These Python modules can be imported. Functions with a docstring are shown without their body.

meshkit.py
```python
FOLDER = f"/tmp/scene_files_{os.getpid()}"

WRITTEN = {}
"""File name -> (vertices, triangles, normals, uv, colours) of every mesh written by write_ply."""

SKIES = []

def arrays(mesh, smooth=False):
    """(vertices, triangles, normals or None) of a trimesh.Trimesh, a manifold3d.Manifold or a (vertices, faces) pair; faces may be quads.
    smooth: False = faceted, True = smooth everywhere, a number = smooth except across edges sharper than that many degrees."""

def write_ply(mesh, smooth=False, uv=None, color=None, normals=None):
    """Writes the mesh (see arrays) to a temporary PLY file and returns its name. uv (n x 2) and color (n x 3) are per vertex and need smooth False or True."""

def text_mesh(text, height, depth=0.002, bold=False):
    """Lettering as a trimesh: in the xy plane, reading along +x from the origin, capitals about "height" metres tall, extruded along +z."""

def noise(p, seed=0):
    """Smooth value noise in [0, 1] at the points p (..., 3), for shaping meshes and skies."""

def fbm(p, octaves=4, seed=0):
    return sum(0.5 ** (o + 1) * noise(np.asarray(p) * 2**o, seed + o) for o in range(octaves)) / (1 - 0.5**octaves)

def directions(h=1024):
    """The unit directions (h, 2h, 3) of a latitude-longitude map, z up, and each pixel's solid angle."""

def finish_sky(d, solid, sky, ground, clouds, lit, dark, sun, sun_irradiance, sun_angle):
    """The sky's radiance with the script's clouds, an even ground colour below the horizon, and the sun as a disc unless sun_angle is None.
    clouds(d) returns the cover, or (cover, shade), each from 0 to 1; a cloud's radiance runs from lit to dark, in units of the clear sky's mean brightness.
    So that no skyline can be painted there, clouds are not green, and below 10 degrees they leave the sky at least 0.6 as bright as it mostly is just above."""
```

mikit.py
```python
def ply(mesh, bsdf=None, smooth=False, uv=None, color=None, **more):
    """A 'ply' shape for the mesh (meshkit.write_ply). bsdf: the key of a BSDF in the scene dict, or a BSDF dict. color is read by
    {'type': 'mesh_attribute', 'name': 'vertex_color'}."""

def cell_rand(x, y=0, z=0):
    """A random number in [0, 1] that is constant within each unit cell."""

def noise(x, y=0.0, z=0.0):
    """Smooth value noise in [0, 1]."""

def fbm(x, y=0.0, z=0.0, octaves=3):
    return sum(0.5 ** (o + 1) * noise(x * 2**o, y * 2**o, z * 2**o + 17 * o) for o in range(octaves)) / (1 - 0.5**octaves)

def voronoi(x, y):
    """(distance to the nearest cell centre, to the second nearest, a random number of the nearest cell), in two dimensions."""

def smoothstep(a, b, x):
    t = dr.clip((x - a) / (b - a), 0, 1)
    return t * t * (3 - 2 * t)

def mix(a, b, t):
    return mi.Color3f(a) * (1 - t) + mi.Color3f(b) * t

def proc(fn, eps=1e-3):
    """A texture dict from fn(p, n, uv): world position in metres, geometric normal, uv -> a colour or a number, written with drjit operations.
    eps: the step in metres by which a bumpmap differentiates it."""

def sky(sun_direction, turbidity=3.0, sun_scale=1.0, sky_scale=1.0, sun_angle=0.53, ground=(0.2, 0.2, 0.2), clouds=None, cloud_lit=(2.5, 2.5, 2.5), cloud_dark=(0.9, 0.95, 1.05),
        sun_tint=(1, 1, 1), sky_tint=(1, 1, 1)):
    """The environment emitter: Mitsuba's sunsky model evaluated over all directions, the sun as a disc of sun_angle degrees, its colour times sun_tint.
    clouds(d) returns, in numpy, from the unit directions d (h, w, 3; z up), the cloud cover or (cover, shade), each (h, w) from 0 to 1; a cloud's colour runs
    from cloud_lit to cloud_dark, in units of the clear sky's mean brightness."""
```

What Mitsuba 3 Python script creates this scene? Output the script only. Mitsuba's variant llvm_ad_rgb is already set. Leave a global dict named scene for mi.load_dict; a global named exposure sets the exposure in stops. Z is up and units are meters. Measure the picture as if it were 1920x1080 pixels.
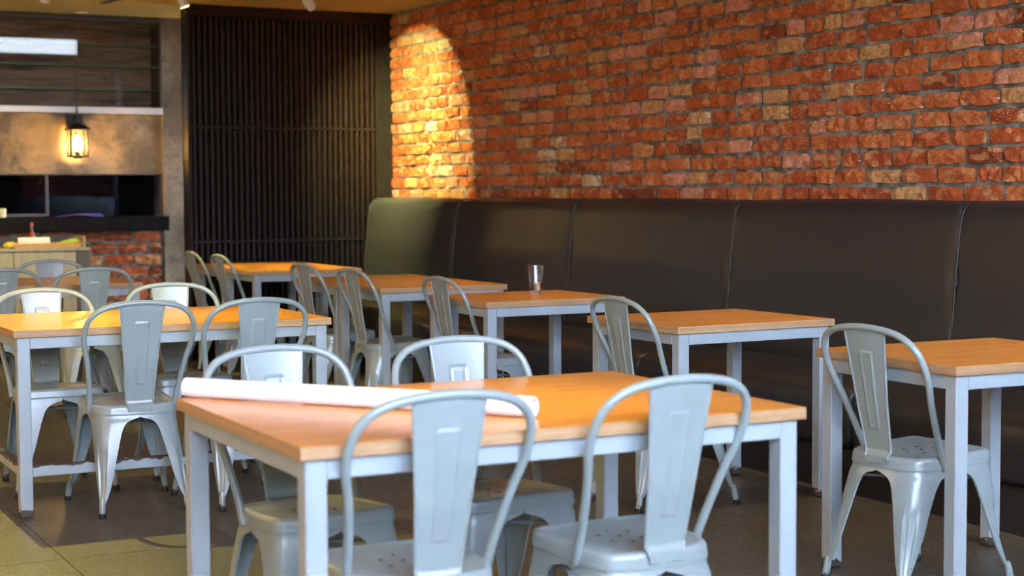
import math, random
import numpy as np
import trimesh
import shapely
import shapely.geometry as sg
import manifold3d as m3
import drjit as dr
import mitsuba as mi
import mikit
from mikit import noise, fbm, voronoi, smoothstep, mix, proc

rng = random.Random(7)
nrng = np.random.default_rng(7)
T = mi.ScalarTransform4f
PI = math.pi

scene = {'type': 'scene'}
labels = {}

# ------------------------------------------------------------------ camera, daylight, exposure
FPX, YAW, PITCH, ROLL, CAM_H, CX, CY = 3077.0, math.radians(27.66), math.radians(3.41), math.radians(-0.252), 1.29, 960.0, 540.0
_fl = np.array([math.sin(YAW), math.cos(YAW), 0.0]); _rt = np.array([math.cos(YAW), -math.sin(YAW), 0.0])
_fw = _fl * math.cos(PITCH) - np.array([0, 0, 1.0]) * math.sin(PITCH)
_dn = -(np.array([0, 0, 1.0]) * math.cos(PITCH) + _fl * math.sin(PITCH))
_down = math.sin(ROLL) * _rt + math.cos(ROLL) * _dn
CAM = np.array([0, 0, CAM_H])
scene['camera'] = {
    'type': 'thinlens', 'fov': 2 * math.degrees(math.atan(960 / FPX)), 'fov_axis': 'x',
    'aperture_radius': 0.0085, 'focus_distance': 6.5, 'near_clip': 0.05, 'far_clip': 200.0,
    'to_world': T().look_at(origin=CAM.tolist(), target=(CAM + _fw).tolist(), up=(-_down).tolist())}
exposure = 2.7

scene['sky'] = mikit.sky((0.35, 0.75, 0.9), turbidity=4.0, sun_scale=0.0, sky_scale=21.0, ground=(0.16, 0.165, 0.17), sky_tint=(.87, 1.0, 1.14),
                         clouds=lambda d: 0.55 + 0.0 * d[..., 0], cloud_lit=(1.2, 1.2, 1.2), cloud_dark=(0.9, 0.95, 1.05))

def project(P):
    """world points -> pixels of the 1920 x 1080 frame (used only to rank the bricks by the size they show)"""
    P = np.asarray(P, float) - CAM
    R = math.cos(ROLL) * _rt - math.sin(ROLL) * _dn
    d = P @ _fw
    return np.stack([CX + FPX * (P @ R) / d, CY + FPX * (P @ _down) / d], -1)

# ------------------------------------------------------------------ helpers
used = set()
def numbered(key):
    k, n = key, 0
    while k in used:
        n += 1
        k = f'{key}_{n:03d}'
    used.add(k)
    return k

def tag(key, label=None, cat=None, group=None, kind=None):
    d = labels.setdefault(key, {})
    if label: d['label'] = label
    if cat: d['category'] = cat
    if group: d['group'] = group
    if kind: d['kind'] = kind
    return key

def thing(name, label, cat, group=None):
    return tag(numbered(name), label, cat, group)

def structure(name, label, cat):
    return tag(numbered(name), label, cat, kind='structure')

def put(name, parent, shape, to_world=None, label=None, kind=None):
    key = numbered(f'{parent}__{name}' if parent else name)
    s = dict(shape)
    if to_world is not None:
        s['to_world'] = to_world
    scene[key] = s
    if label or kind:
        tag(key, label, None, None, kind)
    return key

def box_mesh(x0, x1, y0, y1, z0, z1, r=0.0):
    """a box with chamfered edges"""
    if r <= 0:
        b = trimesh.creation.box(extents=(x1 - x0, y1 - y0, z1 - z0))
        b.apply_translation(((x0 + x1) / 2, (y0 + y1) / 2, (z0 + z1) / 2))
        return b
    pts = []
    for sx in (0, 1):
        for sy in (0, 1):
            for sz in (0, 1):
                X, Y, Z = (x0, x1)[sx], (y0, y1)[sy], (z0, z1)[sz]
                dx, dy, dz = (r, -r)[sx], (r, -r)[sy], (r, -r)[sz]
                pts += [(X, Y + dy, Z + dz), (X + dx, Y, Z + dz), (X + dx, Y + dy, Z)]
    return trimesh.convex.convex_hull(np.array(pts))

def P(mesh, bsdf, smooth=False, uv=None):
    return mikit.ply(mesh, bsdf, smooth=smooth, uv=uv)

def box(name, parent, bsdf, *ext, r=0.0, label=None, kind=None, to_world=None):
    return put(name, parent, P(box_mesh(*ext, r=r), bsdf), to_world, label, kind)

def cyl(p0, p1, r, n=20, r1=None):
    p0, p1 = np.asarray(p0, float), np.asarray(p1, float)
    return tube_mesh(np.array([p0, p1]), np.array([r, r if r1 is None else r1]), n)

def tube_mesh(path, radii, n=14, caps=True):
    path = np.asarray(path, float); m = len(path)
    radii = np.broadcast_to(np.asarray(radii, float), (m,))
    tan = np.gradient(path, axis=0); tan /= np.linalg.norm(tan, axis=1, keepdims=True)
    a = np.cross(tan[0], [0, 0, 1.0])
    if np.linalg.norm(a) < 1e-3: a = np.cross(tan[0], [0, 1.0, 0])
    A = []
    for t in tan:
        a = a - t * np.dot(a, t); a /= np.linalg.norm(a); A.append(a)
    A = np.array(A); B = np.cross(tan, A)
    ang = np.arange(n) * 2 * PI / n
    v = path[:, None] + radii[:, None, None] * (np.cos(ang)[None, :, None] * A[:, None] + np.sin(ang)[None, :, None] * B[:, None])
    v = v.reshape(-1, 3); f = []
    for i in range(m - 1):
        for j in range(n):
            a0, b0 = i * n + j, i * n + (j + 1) % n
            f += [(a0, b0, b0 + n), (a0, b0 + n, a0 + n)]
    if caps:
        v = np.vstack([v, path[0], path[-1]]); c0, c1 = m * n, m * n + 1
        for j in range(n):
            f += [(c0, (j + 1) % n, j), (c1, (m - 1) * n + j, (m - 1) * n + (j + 1) % n)]
    return trimesh.Trimesh(v, np.array(f), process=False)

def lathe(profile, n=32):
    """profile: (r, z) pairs from the axis outwards and around"""
    pr = np.asarray(profile, float); m = len(pr); ang = np.arange(n) * 2 * PI / n
    v = np.stack([pr[:, 0][:, None] * np.cos(ang), pr[:, 0][:, None] * np.sin(ang), np.repeat(pr[:, 1][:, None], n, 1)], -1).reshape(-1, 3)
    f = []
    for i in range(m - 1):
        for j in range(n):
            a, b = i * n + j, i * n + (j + 1) % n
            f += [(a, b, b + n), (a, b + n, a + n)]
    t = trimesh.Trimesh(v, np.array(f), process=True)
    t.update_faces(t.nondegenerate_faces())
    return t

def grid_faces(nu, nv, flip=False):
    f = []
    for i in range(nu - 1):
        for j in range(nv - 1):
            a, b, c, d = i * nv + j, i * nv + j + 1, (i + 1) * nv + j + 1, (i + 1) * nv + j
            f += [(a, c, b), (a, d, c)] if flip else [(a, b, c), (a, c, d)]
    return np.array(f)

def join(*ms):
    return trimesh.util.concatenate(ms)

def spline(pts, n):
    from scipy.interpolate import CubicSpline
    pts = np.asarray(pts, float)
    d = np.r_[0, np.cumsum(np.linalg.norm(np.diff(pts, axis=0), axis=1))]
    return CubicSpline(d, pts, axis=0)(np.linspace(0, d[-1], n))

# ------------------------------------------------------------------ materials
def C(*c): return {'type': 'rgb', 'value': list(map(float, c))}
def mat(name, color, rough=0.5, metallic=0.0, spec=0.5, coat=0.0, bump=None, bscale=1.0, two=True, **more):
    b = {'type': 'principled', 'base_color': color if isinstance(color, dict) else C(*color), 'roughness': rough, 'metallic': metallic, 'specular': spec}
    if coat: b['clearcoat'] = coat; b['clearcoat_gloss'] = 0.9
    b.update(more)
    if bump is not None:
        b = {'type': 'bumpmap', 'bsdf': b, 'tex': bump, 'scale': bscale}
    scene[name] = {'type': 'twosided', 'bsdf': b} if two else b
    return name

def f_brick(p, n, uv):
    tone, seed = uv.x, uv.y
    red, deep, orange = mi.Color3f(.36, .076, .024), mi.Color3f(.20, .045, .018), mi.Color3f(.45, .115, .033)
    tan, pink, pale = mi.Color3f(.48, .26, .10), mi.Color3f(.54, .22, .135), mi.Color3f(.55, .38, .23)
    base = dr.select(tone < .15, deep, dr.select(tone < .45, red, dr.select(tone < .75, orange, dr.select(tone < .86, tan, dr.select(tone < .95, pink, pale)))))
    s = seed * 37.0
    big = fbm(p.y * 14 + s, p.z * 18 + s, p.x * 9, 3)
    fine = fbm(p.y * 90, p.z * 90, p.x * 90 + s, 3)
    other = mix(orange, tan, noise(p.y * 6 + s, p.z * 5))
    c = mix(base, other, smoothstep(.60, .68, noise(p.y * 22 + s * 3, p.z * 30 - s)) * .75)
    c = mix(c, deep, smoothstep(.52, .78, big) * .65)
    c = c * (0.50 + 1.0 * fine)
    d1, d2, w = voronoi(p.y * 75 + s, p.z * 75)
    speck = smoothstep(.26, .12, d1) * dr.select(w > .80, 1.0, 0.0) * smoothstep(.42, .62, fbm(p.y * 3, p.z * 3, 4.0))
    return mix(c, mi.Color3f(.75, .70, .62), speck * .8)
BR_BUMP = lambda p, n, uv: fbm(p.y * 60, p.z * 60, p.x * 60, 3) * 0.006
mat('brick_clay', proc(f_brick), .85, spec=.25)

def f_mortar(p, n, uv):
    a = fbm(p.y * 25, p.z * 25, p.x * 25, 4)
    return mix((.09, .083, .07), (.27, .255, .22), smoothstep(.3, .75, a))
mat('mortar', proc(f_mortar), .95, spec=.15, bump=proc(lambda p, n, uv: fbm(p.y * 45, p.z * 45, p.x * 45, 3) * 0.012, eps=3e-3))

def f_tile(p, n, uv):
    a = fbm(p.x * 160, p.y * 160, 1.0, 2); b = fbm(p.x * 2.2, p.y * 2.2, 3.0, 3)
    k = mikit.cell_rand((p.x - 1.253) / .6275, (p.y - 5.79) / .635)
    c = mix((.044, .037, .026), (.100, .082, .056), a)
    return c * (0.72 + 0.4 * b + 0.14 * k)
mat('floor_tile_stone', proc(f_tile), .42, spec=.45)
mat('grout', (.035, .032, .028), .9)

def f_wood(p, n, uv):
    g = fbm(p.x * 3.0, p.y * 55.0, 2.0, 4); w = fbm(p.x * .9, p.y * 9.0, 7.0, 3)
    st = smoothstep(.45, .75, noise(p.x * 9, p.y * 150, 3.0))
    c = mix((.52, .19, .032), (.68, .29, .068), g * .6 + w * .5)
    return c * (1.0 - .13 * st)
mat('beech_top', proc(f_wood), .23, spec=.5)
def f_edge(p, n, uv):
    l = noise(p.z * 170.0, 1.5, (p.x + p.y) * 1.2); g = noise((p.x + p.y) * 30, p.z * 600)
    return mix((.29, .155, .072), (.54, .335, .17), l * .6 + .4 * g)
mat('plywood_edge', proc(f_edge), .45, spec=.4)

PAINT = (.248, .295, .288)
def chips(p, lo, hi):
    e = fbm(p.x * 60, p.y * 60, p.z * 45, 3)
    low = smoothstep(hi, lo, p.z + (e - .5) * .05)
    spot = smoothstep(.90, .92, noise(p.x * 80, p.y * 80, p.z * 60)) * smoothstep(.16, .04, p.z)
    return dr.clip(low + spot, 0, 1)
def f_paint(p, n, uv):
    dirt = fbm(p.x * 9, p.y * 9, p.z * 9, 3)
    c = mi.Color3f(*PAINT) * (0.90 + .2 * dirt)
    return mix(c, (.07, .05, .04), chips(p, .022, .03))
mat('pale_blue_grey_paint', proc(f_paint), .26, spec=.6, coat=.5)
def f_legpaint(p, n, uv):
    dirt = fbm(p.x * 9, p.y * 9, p.z * 5, 3)
    c = mi.Color3f(.33, .375, .395) * (0.90 + .2 * dirt)
    return mix(c, (.06, .045, .036), chips(p, .030, .036))
mat('table_frame_paint', proc(f_legpaint), .38, spec=.5)
def f_strpaint(p, n, uv):
    c = mi.Color3f(.33, .375, .395)
    return mix(c, (.07, .048, .036), smoothstep(.198, .203, p.z + (fbm(p.x * 25, p.y * 25, p.z * 20, 3) - .5) * .03))
mat('worn_stretcher_paint', proc(f_strpaint), .45)
mat('rubber', (.012, .012, .013), .6)
mat('hole_dark', (.02, .02, .02), .8)
mat('vinyl', (.022, .0205, .0205), .38, spec=.45, bump=proc(lambda p, n, uv: fbm(p.x * 130, p.y * 130, p.z * 130, 2) * .0012, eps=1e-3))
mat('vinyl_piping', (.014, .013, .014), .5, spec=.55)
mat('kick_black', (.012, .011, .011), .6)

def f_concrete(p, n, uv):
    a = fbm(p.x * 3.1, p.z * 3.4, p.y * 3, 4); b = fbm(p.x * 11, p.z * 11, 3.0, 3)
    c = mix((.15, .110, .068), (.31, .235, .15), smoothstep(.3, .72, a))
    c = mix(c, (.105, .085, .062), smoothstep(.52, .74, b) * .55)
    return c * (.85 + .3 * noise(p.x * 60, p.z * 60, p.y * 60))
mat('concrete', proc(f_concrete), .75, spec=.3)
mat('plaster', (.62, .53, .40), .9, spec=.2)
mat('ceiling_paint', (.50, .345, .10), .9, spec=.2)
def f_slat(p, n, uv):
    a = fbm(p.x * 60, p.z * 2.5, p.y * 60, 3)
    return mix((.0035, .0024, .0021), (.010, .0065, .0055), a)
mat('dark_stained_wood', proc(f_slat), .36, spec=.22)
mat('ledge_wood', proc(f_slat), .55, spec=.12)
mat('black_panel', (.008, .0065, .006), .8, spec=.08)
def f_plank(p, n, uv):
    a = fbm(p.x * 3, p.z * 38, p.y, 4); b = fbm(p.x * 1.4, p.z * 5, 3.0, 3)
    return mix((.10, .066, .046), (.36, .26, .19), smoothstep(.25, .75, a * .7 + b * .3))
mat('weathered_plank', proc(f_plank), .6, spec=.3)
def f_sidewood(p, n, uv):
    a = fbm(p.x * 42, p.z * 3, p.y * 42, 4)
    return mix((.27, .225, .15), (.52, .46, .34), a)
mat('grey_oak', proc(f_sidewood), .5, spec=.35)
mat('grey_oak_dark', (.10, .082, .062), .5)
mat('aluminium', (.78, .74, .69), .30, metallic=.25, spec=.6)
mat('dark_frame', (.10, .085, .075), .4, metallic=.6)
scene['pane_glass'] = {'type': 'thindielectric', 'int_ior': 1.52, 'specular_reflectance': C(.28, .28, .28)}
scene['smoked_glass'] = {'type': 'thindielectric', 'int_ior': 1.5, 'specular_reflectance': C(.16, .16, .18), 'specular_transmittance': C(.6, .6, .65)}
scene['clear_glass'] = {'type': 'dielectric', 'int_ior': 1.5}
scene['water'] = {'type': 'dielectric', 'int_ior': 1.333}
mat('shelf_glass_edge', (.10, .22, .10), .2, spec=.6)
mat('dark_room', (.020, .020, .024), .8)
mat('white_paper', (.74, .73, .745), .75, spec=.2)
mat('rubber_band', (.70, .60, .42), .6)
mat('black_metal', (.018, .016, .015), .45, metallic=.3)
mat('lamp_white', (.80, .78, .74), .35)
mat('tray_wood', (.55, .28, .07), .4)
mat('red_plastic', (.55, .02, .02), .35)
mat('green_foil', (.03, .16, .06), .35)
mat('sauce_red', (.30, .03, .015), .15)
mat('paper_towel', (.85, .82, .72), .85)
mat('cream_ceramic', (.75, .66, .36), .4)
mat('dark_plastic', (.05, .055, .05), .45)
mat('yellow_plastic', (.72, .50, .04), .4)
mat('lime_packet', (.50, .58, .08), .4)
mat('orange_packet', (.75, .30, .08), .4)
mat('purple_paper', (.20, .13, .50), .4)

# ------------------------------------------------------------------ the setting
XW, YB, YS, ZC = 5.28, 13.2, 12.15, 2.70          # brick face, back wall, slatted screen, ceiling
YF, XL, YBAY, ZBAY = -0.7, -4.6, 2.2, 4.2                               # shop front, left wall

fl = structure('floor', 'dark speckled stone tiles laid in a square grid', 'floor')
box('subfloor', fl, 'grout', XL, XW + .2, YF - .3, YB + .3, -.10, -.0035)
TX, TY = .6275, .635
tile = P(box_mesh(.0012, TX - .0012, .0012, TY - .0012, -.012, 0, r=.0012), 'floor_tile_stone')
stuff_tiles = []
for i in range(-10, 7):
    for j in range(-13, 12):
        x0, y0 = 1.253 + i * TX, 5.79 + j * TY
        if x0 < XL or x0 + TX > XW + .2 or y0 + TY > YB + .25: continue
        if i >= -3 and y0 > .3:
            put('tile', fl, tile, T().translate([x0, y0, 0]))
        else:
            b = trimesh.creation.box(extents=(TX - .0024, TY - .0024, .012)); b.apply_translation((x0 + TX / 2, y0 + TY / 2, -.006)); stuff_tiles.append(b)
put('tile_field', fl, P(join(*stuff_tiles), 'floor_tile_stone'), kind='stuff')

ce = structure('ceiling', 'flat warm cream ceiling', 'ceiling')
box('slab', ce, 'ceiling_paint', XL, XW + .2, YBAY, YB + .3, ZC, ZC + .15)
box('fascia', ce, 'ceiling_paint', XL, XW + .2, YBAY, YBAY + .1, ZC + .15, ZBAY)
box('bay_slab', ce, 'plaster', XL, XW + .2, YF - .15, YBAY + .1, ZBAY, ZBAY + .15)

cv = thing('ceiling_vent', 'dark linear slot in the ceiling near the wall cabinet', 'vent')
vt = T().translate([3.06, 12.10, ZC - .003]).rotate([0, 0, 1], 8)
box('frame', cv, 'ceiling_paint', -.075, .075, -.26, .26, -.003, .002, to_world=vt)
box('slot', cv, 'hole_dark', -.03, .03, -.24, .24, -.0045, -.0032, to_world=vt)
rd = thing('recessed_downlight', 'small glowing recessed downlight in the ceiling in front of the wall cabinet', 'downlight')
put('ring', rd, P(lathe([(.030, .003), (.042, .003), (.045, 0), (.042, -.004), (.030, -.002), (.030, .003)], 28), 'lamp_white', smooth=40), T().translate([3.045, 13.06, ZC - .003]))
put('lens', rd, {**P(lathe([(.029, 0), (0, 0)], 24), 'lamp_white'), 'emitter': {'type': 'area', 'radiance': C(3.2, 2.0, 1.1)}}, T().translate([3.045, 13.06, ZC - .003]))
wl = structure('wall_left', 'plain cream side wall', 'wall')
box('panel', wl, 'plaster', XL - .15, XL, YF - .1, YB + .3, 0, ZC)
box('panel', wl, 'plaster', XL - .15, XL, YF - .1, YBAY + .1, ZC, ZBAY)
wf = structure('wall_front', 'shop front with high windows to the street', 'wall')
box('sill_wall', wf, 'dark_stained_wood', -1.4, 3.85, YF - .15, YF, 0, 1.45)
box('side_bay', wf, 'plaster', XL, -1.4, YF - .15, YF, 0, ZBAY)
box('pier', wf, 'dark_stained_wood', 3.85, XW + .2, YF - .15, YF, 0, 2.52)
box('head', wf, 'plaster', -1.4, XW + .2, YF - .15, YF, 4.05, ZBAY)
for mx in (.4, 2.2): box('mullion', wf, 'dark_frame', mx, mx + .06, YF - .12, YF - .04, 1.45, 4.05)

# brick wall ------------------------------------------------------------------
wr = structure('wall_right', 'rough red brick wall with grey mortar', 'wall')
box('mortar', wr, 'mortar', XW + .013, XW + .2, YF - .1, YS + .06, 0, ZC)
box('mortar', wr, 'mortar', XW + .013, XW + .2, YF - .1, YBAY, ZC, ZBAY)
COURSE, Z0 = .0858, 1.565 - 9 * .0858
def brick_mesh(seed, L, H, D=.035):
    """hewn brick: local y = length, z = height, face towards -x; front face a small displaced grid, sides behind"""
    r = np.random.default_rng(seed)
    ny, nz = 6, 3
    ys, zs = np.linspace(-L / 2, L / 2, ny), np.linspace(-H / 2, H / 2, nz)
    v, idx = [], {}
    for i, y in enumerate(ys):
        for k, z in enumerate(zs):
            edge = (i in (0, ny - 1)) + (k in (0, nz - 1))
            x = -.004 + r.uniform(-.011, .006) + (.006 if edge else 0) + (.004 if edge == 2 else 0)
            idx[i, k] = len(v)
            jy = r.normal(0, .0035) + (-.004 * np.sign(y) if edge == 2 else 0); jz = r.normal(0, .0026) + (-.003 * np.sign(z) if edge == 2 else 0)
            v.append((x, y + jy, z + jz))
    f = []
    for i in range(ny - 1):
        for k in range(nz - 1):
            a, b, c, d = idx[i, k], idx[i, k + 1], idx[i + 1, k + 1], idx[i + 1, k]
            f += [(a, b, c), (a, c, d)] if r.random() < .5 else [(a, b, d), (b, c, d)]
    ring = [idx[i, 0] for i in range(ny)] + [idx[ny - 1, k] for k in range(1, nz)] + [idx[i, nz - 1] for i in range(ny - 2, -1, -1)] + [idx[0, k] for k in range(nz - 2, 0, -1)]
    n0 = len(v)
    for q in ring: v.append((D, v[q][1], v[q][2]))
    for q in range(len(ring)):
        a, b = ring[q], ring[(q + 1) % len(ring)]; c, d = n0 + (q + 1) % len(ring), n0 + q
        f += [(a, b, c), (a, c, d)]
    m = trimesh.Trimesh(np.array(v), np.array(f), process=False)
    return m
BL, BH = .222, .068
NVAR = 44
bvar = [brick_mesh(100 + i, BL, BH) for i in range(NVAR)]
tones = [(.05, .07), (.3, .42), (.6, .31), (.8, .095), (.9, .08), (.98, .025)]
def pick_tone(r):
    q, a = r.random(), 0
    for t, w in tones:
        a += w
        if q < a: return t
    return .3
bshape = {}
def brick_shape(i, tone):
    """one ply per variant and tone; the tone and a seed ride in the uv, with a slope for the bump"""
    key = (i, tone)
    if key not in bshape:
        m = bvar[i]; uv = np.stack([tone + .0 * m.vertices[:, 1], (i * .618) % 1 + .0 * m.vertices[:, 2]], -1)
        bshape[key] = P(m, 'brick_clay', uv=uv)
    return bshape[key]
brk = random.Random(21)
bricks = []
for row in range(38):
    z = 1.565 + (row - 6) * COURSE + COURSE / 2
    if z + BH / 2 > ZBAY - .003: continue
    y = YS - .01 + (0.0 if row % 2 else -.115) + brk.uniform(-.02, .02)
    first = True
    while y > YF:
        q = brk.random()
        k = 1.0 if q < .80 else (.62 if q < .93 else 1.12)
        L = BL * k * brk.uniform(.93, 1.06)
        if first:
            L = min(L, YS - .0 - (y - L) if row % 2 else L)
            first = False
            if row % 2 == 0:
                y0 = YS - brk.uniform(.0, .012); L = y0 - (YS - .125); y = y0
        if z + BH / 2 < ZC - .003 or y < YBAY - .01: bricks.append((y - L / 2, z + brk.uniform(-.003, .003), L, brk.uniform(.94, 1.06), brk.uniform(-1.3, 1.3), brk.randrange(NVAR), pick_tone(brk), brk.uniform(-.005, .004), row))
        y -= L + brk.uniform(.015, .026)
def shown(b):
    yy, zz, L, h = b[0], b[1], b[2], BH * b[3]
    q = np.array([(XW, yy - L / 2, zz - h / 2), (XW, yy + L / 2, zz - h / 2), (XW, yy + L / 2, zz + h / 2), (XW, yy - L / 2, zz + h / 2)])
    if yy < 4.2 or zz < 1.22: return 0.0
    p = sg.Polygon(project(q))
    return p.intersection(sg.box(0, 0, 1920, 1080)).area
order = sorted(bricks, key=lambda b: -shown(b))
top = [b for b in order[:300] if shown(b) > 0]
rest = order[len(top):]
def brick_T(b):
    return T().translate([XW + b[7], b[0], b[1]]).rotate([1, 0, 0], b[4]).scale([1, b[2] / BL, b[3]])
for b in top:
    put('brick', wr, brick_shape(b[5], b[6]), brick_T(b))
ms, uvs = [], []
for b in rest:
    m = bvar[b[5]].copy(); M = np.array(brick_T(b).matrix); m.apply_transform(M)
    ms.append(m); uvs.append(np.tile([b[6], (b[5] * .618) % 1], (len(m.vertices), 1)))
mm = join(*ms)
put('brick_field', wr, P(mm, 'brick_clay', uv=np.vstack(uvs)), kind='stuff')

# back wall ------------------------------------------------------------------
wb = structure('wall_back', 'patchy concrete wall with a brick base', 'wall')
box('column', wb, 'concrete', 3.715, XW + .2, YB, YB + .3, 0, ZC)
box('band', wb, 'concrete', .6, 3.715, YB + .03, YB + .3, 1.435, 1.93)
box('head', wb, 'concrete', .6, 3.715, YB + .03, YB + .3, 2.686, ZC)
box('side_field', wb, 'concrete', XL, .6, YB, YB + .3, 0, ZC)
box('rear_board', wb, 'black_panel', .6, 3.715, YB + .285, YB + .3, 1.93, 2.69)
box('mortar', wb, 'mortar', .6, 3.712, YB + .022, YB + .3, 0, .98)
k2 = random.Random(4)
for row in range(10):
    z = .93 - row * .0945
    x = 3.70 + (0 if row % 2 else 0)
    L = .115 if row % 2 else .24
    while x > 1.9 and z > .05:
        q = brick_shape(k2.randrange(NVAR), k2.choice([.05, .05, .3, .3, .3, .8]))
        put('brick', wb, q, T().translate([x - L / 2, YB + .012, z]).rotate([0, 0, 1], 90).scale([1, (L - .018) / BL, .078 / BH * k2.uniform(.95, 1.04)]))
        x -= L; L = .245 * k2.uniform(.95, 1.05)
dark = structure('window_1', 'dark serving window in the back wall', 'window')
box('dark_room_back', dark, 'dark_room', .6, 3.72, YB + .9, YB + .92, .9, 1.6)
box('dark_room_floor', dark, 'dark_room', .6, 3.72, YB + .3, YB + .92, 1.06, 1.08)
box('dark_room_top', dark, 'dark_room', .6, 3.72, YB + .3, YB + .92, 1.46, 1.48)
box('dark_room_side', dark, 'dark_room', 3.72, 3.74, YB + .3, YB + .92, 1.06, 1.48)
box('pane', dark, 'smoked_glass', .9, 2.78, YB + .060, YB + .062, 1.12, 1.432)
box('pane', dark, 'smoked_glass', 2.79, 3.70, YB + .082, YB + .084, 1.10, 1.432)
box('mullion', dark, 'dark_frame', 2.775, 2.802, YB + .055, YB + .09, 1.10, 1.432, r=.003)
box('sill_rail', dark, 'dark_frame', .9, 2.775, YB + .05, YB + .08, 1.095, 1.122, r=.003)
box('head_rail', dark, 'dark_frame', .9, 3.71, YB + .05, YB + .09, 1.425, 1.437)
box('jamb', dark, 'dark_frame', 3.700, 3.714, YB + .04, YB + .09, 1.095, 1.435)

# ------------------------------------------------------------------ slatted screen
sc = thing('slatted_screen', 'dark brown slatted timber screen standing in the corner by the brick wall', 'screen')
SX0, SX1 = 3.612, 5.288
box('header', sc, 'dark_stained_wood', SX0, XW + .03, YS - .012, YS + .06, 2.615, ZC - .002, r=.003)
box('post', sc, 'black_panel', 5.150, XW + .012, YS - .006, YS + .06, 0, 2.615, r=.003)
box('end_post', sc, 'dark_stained_wood', SX0, SX0 + .028, YS - .006, YS + .06, 0, 2.615, r=.003)
box('back_panel', sc, 'black_panel', SX0 + .002, XW + .012, YS + .135, YS + .15, 0, ZC - .002)
box('return_panel', sc, 'dark_stained_wood', SX0 + .004, SX0 + .02, YS + .062, YS + .134, 0, ZC - .002)
NS = 33
pitch = (5.146 - (SX0 + .03)) / NS
slat = P(box_mesh(-.0135, .0135, -.002, .030, .01, 2.613, r=.0025), 'dark_stained_wood')
for i in range(NS):
    put('slat', sc, slat, T().translate([SX0 + .03 + (i + .5) * pitch, YS + .002, 0]).rotate([0, 0, 1], rng.uniform(-.8, .8)))
for z in (1.777, .908, .12):
    box('rail', sc, 'dark_stained_wood', SX0 + .028, 5.15, YS - .010, YS + .002, z - .011, z + .011, r=.002)

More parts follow.
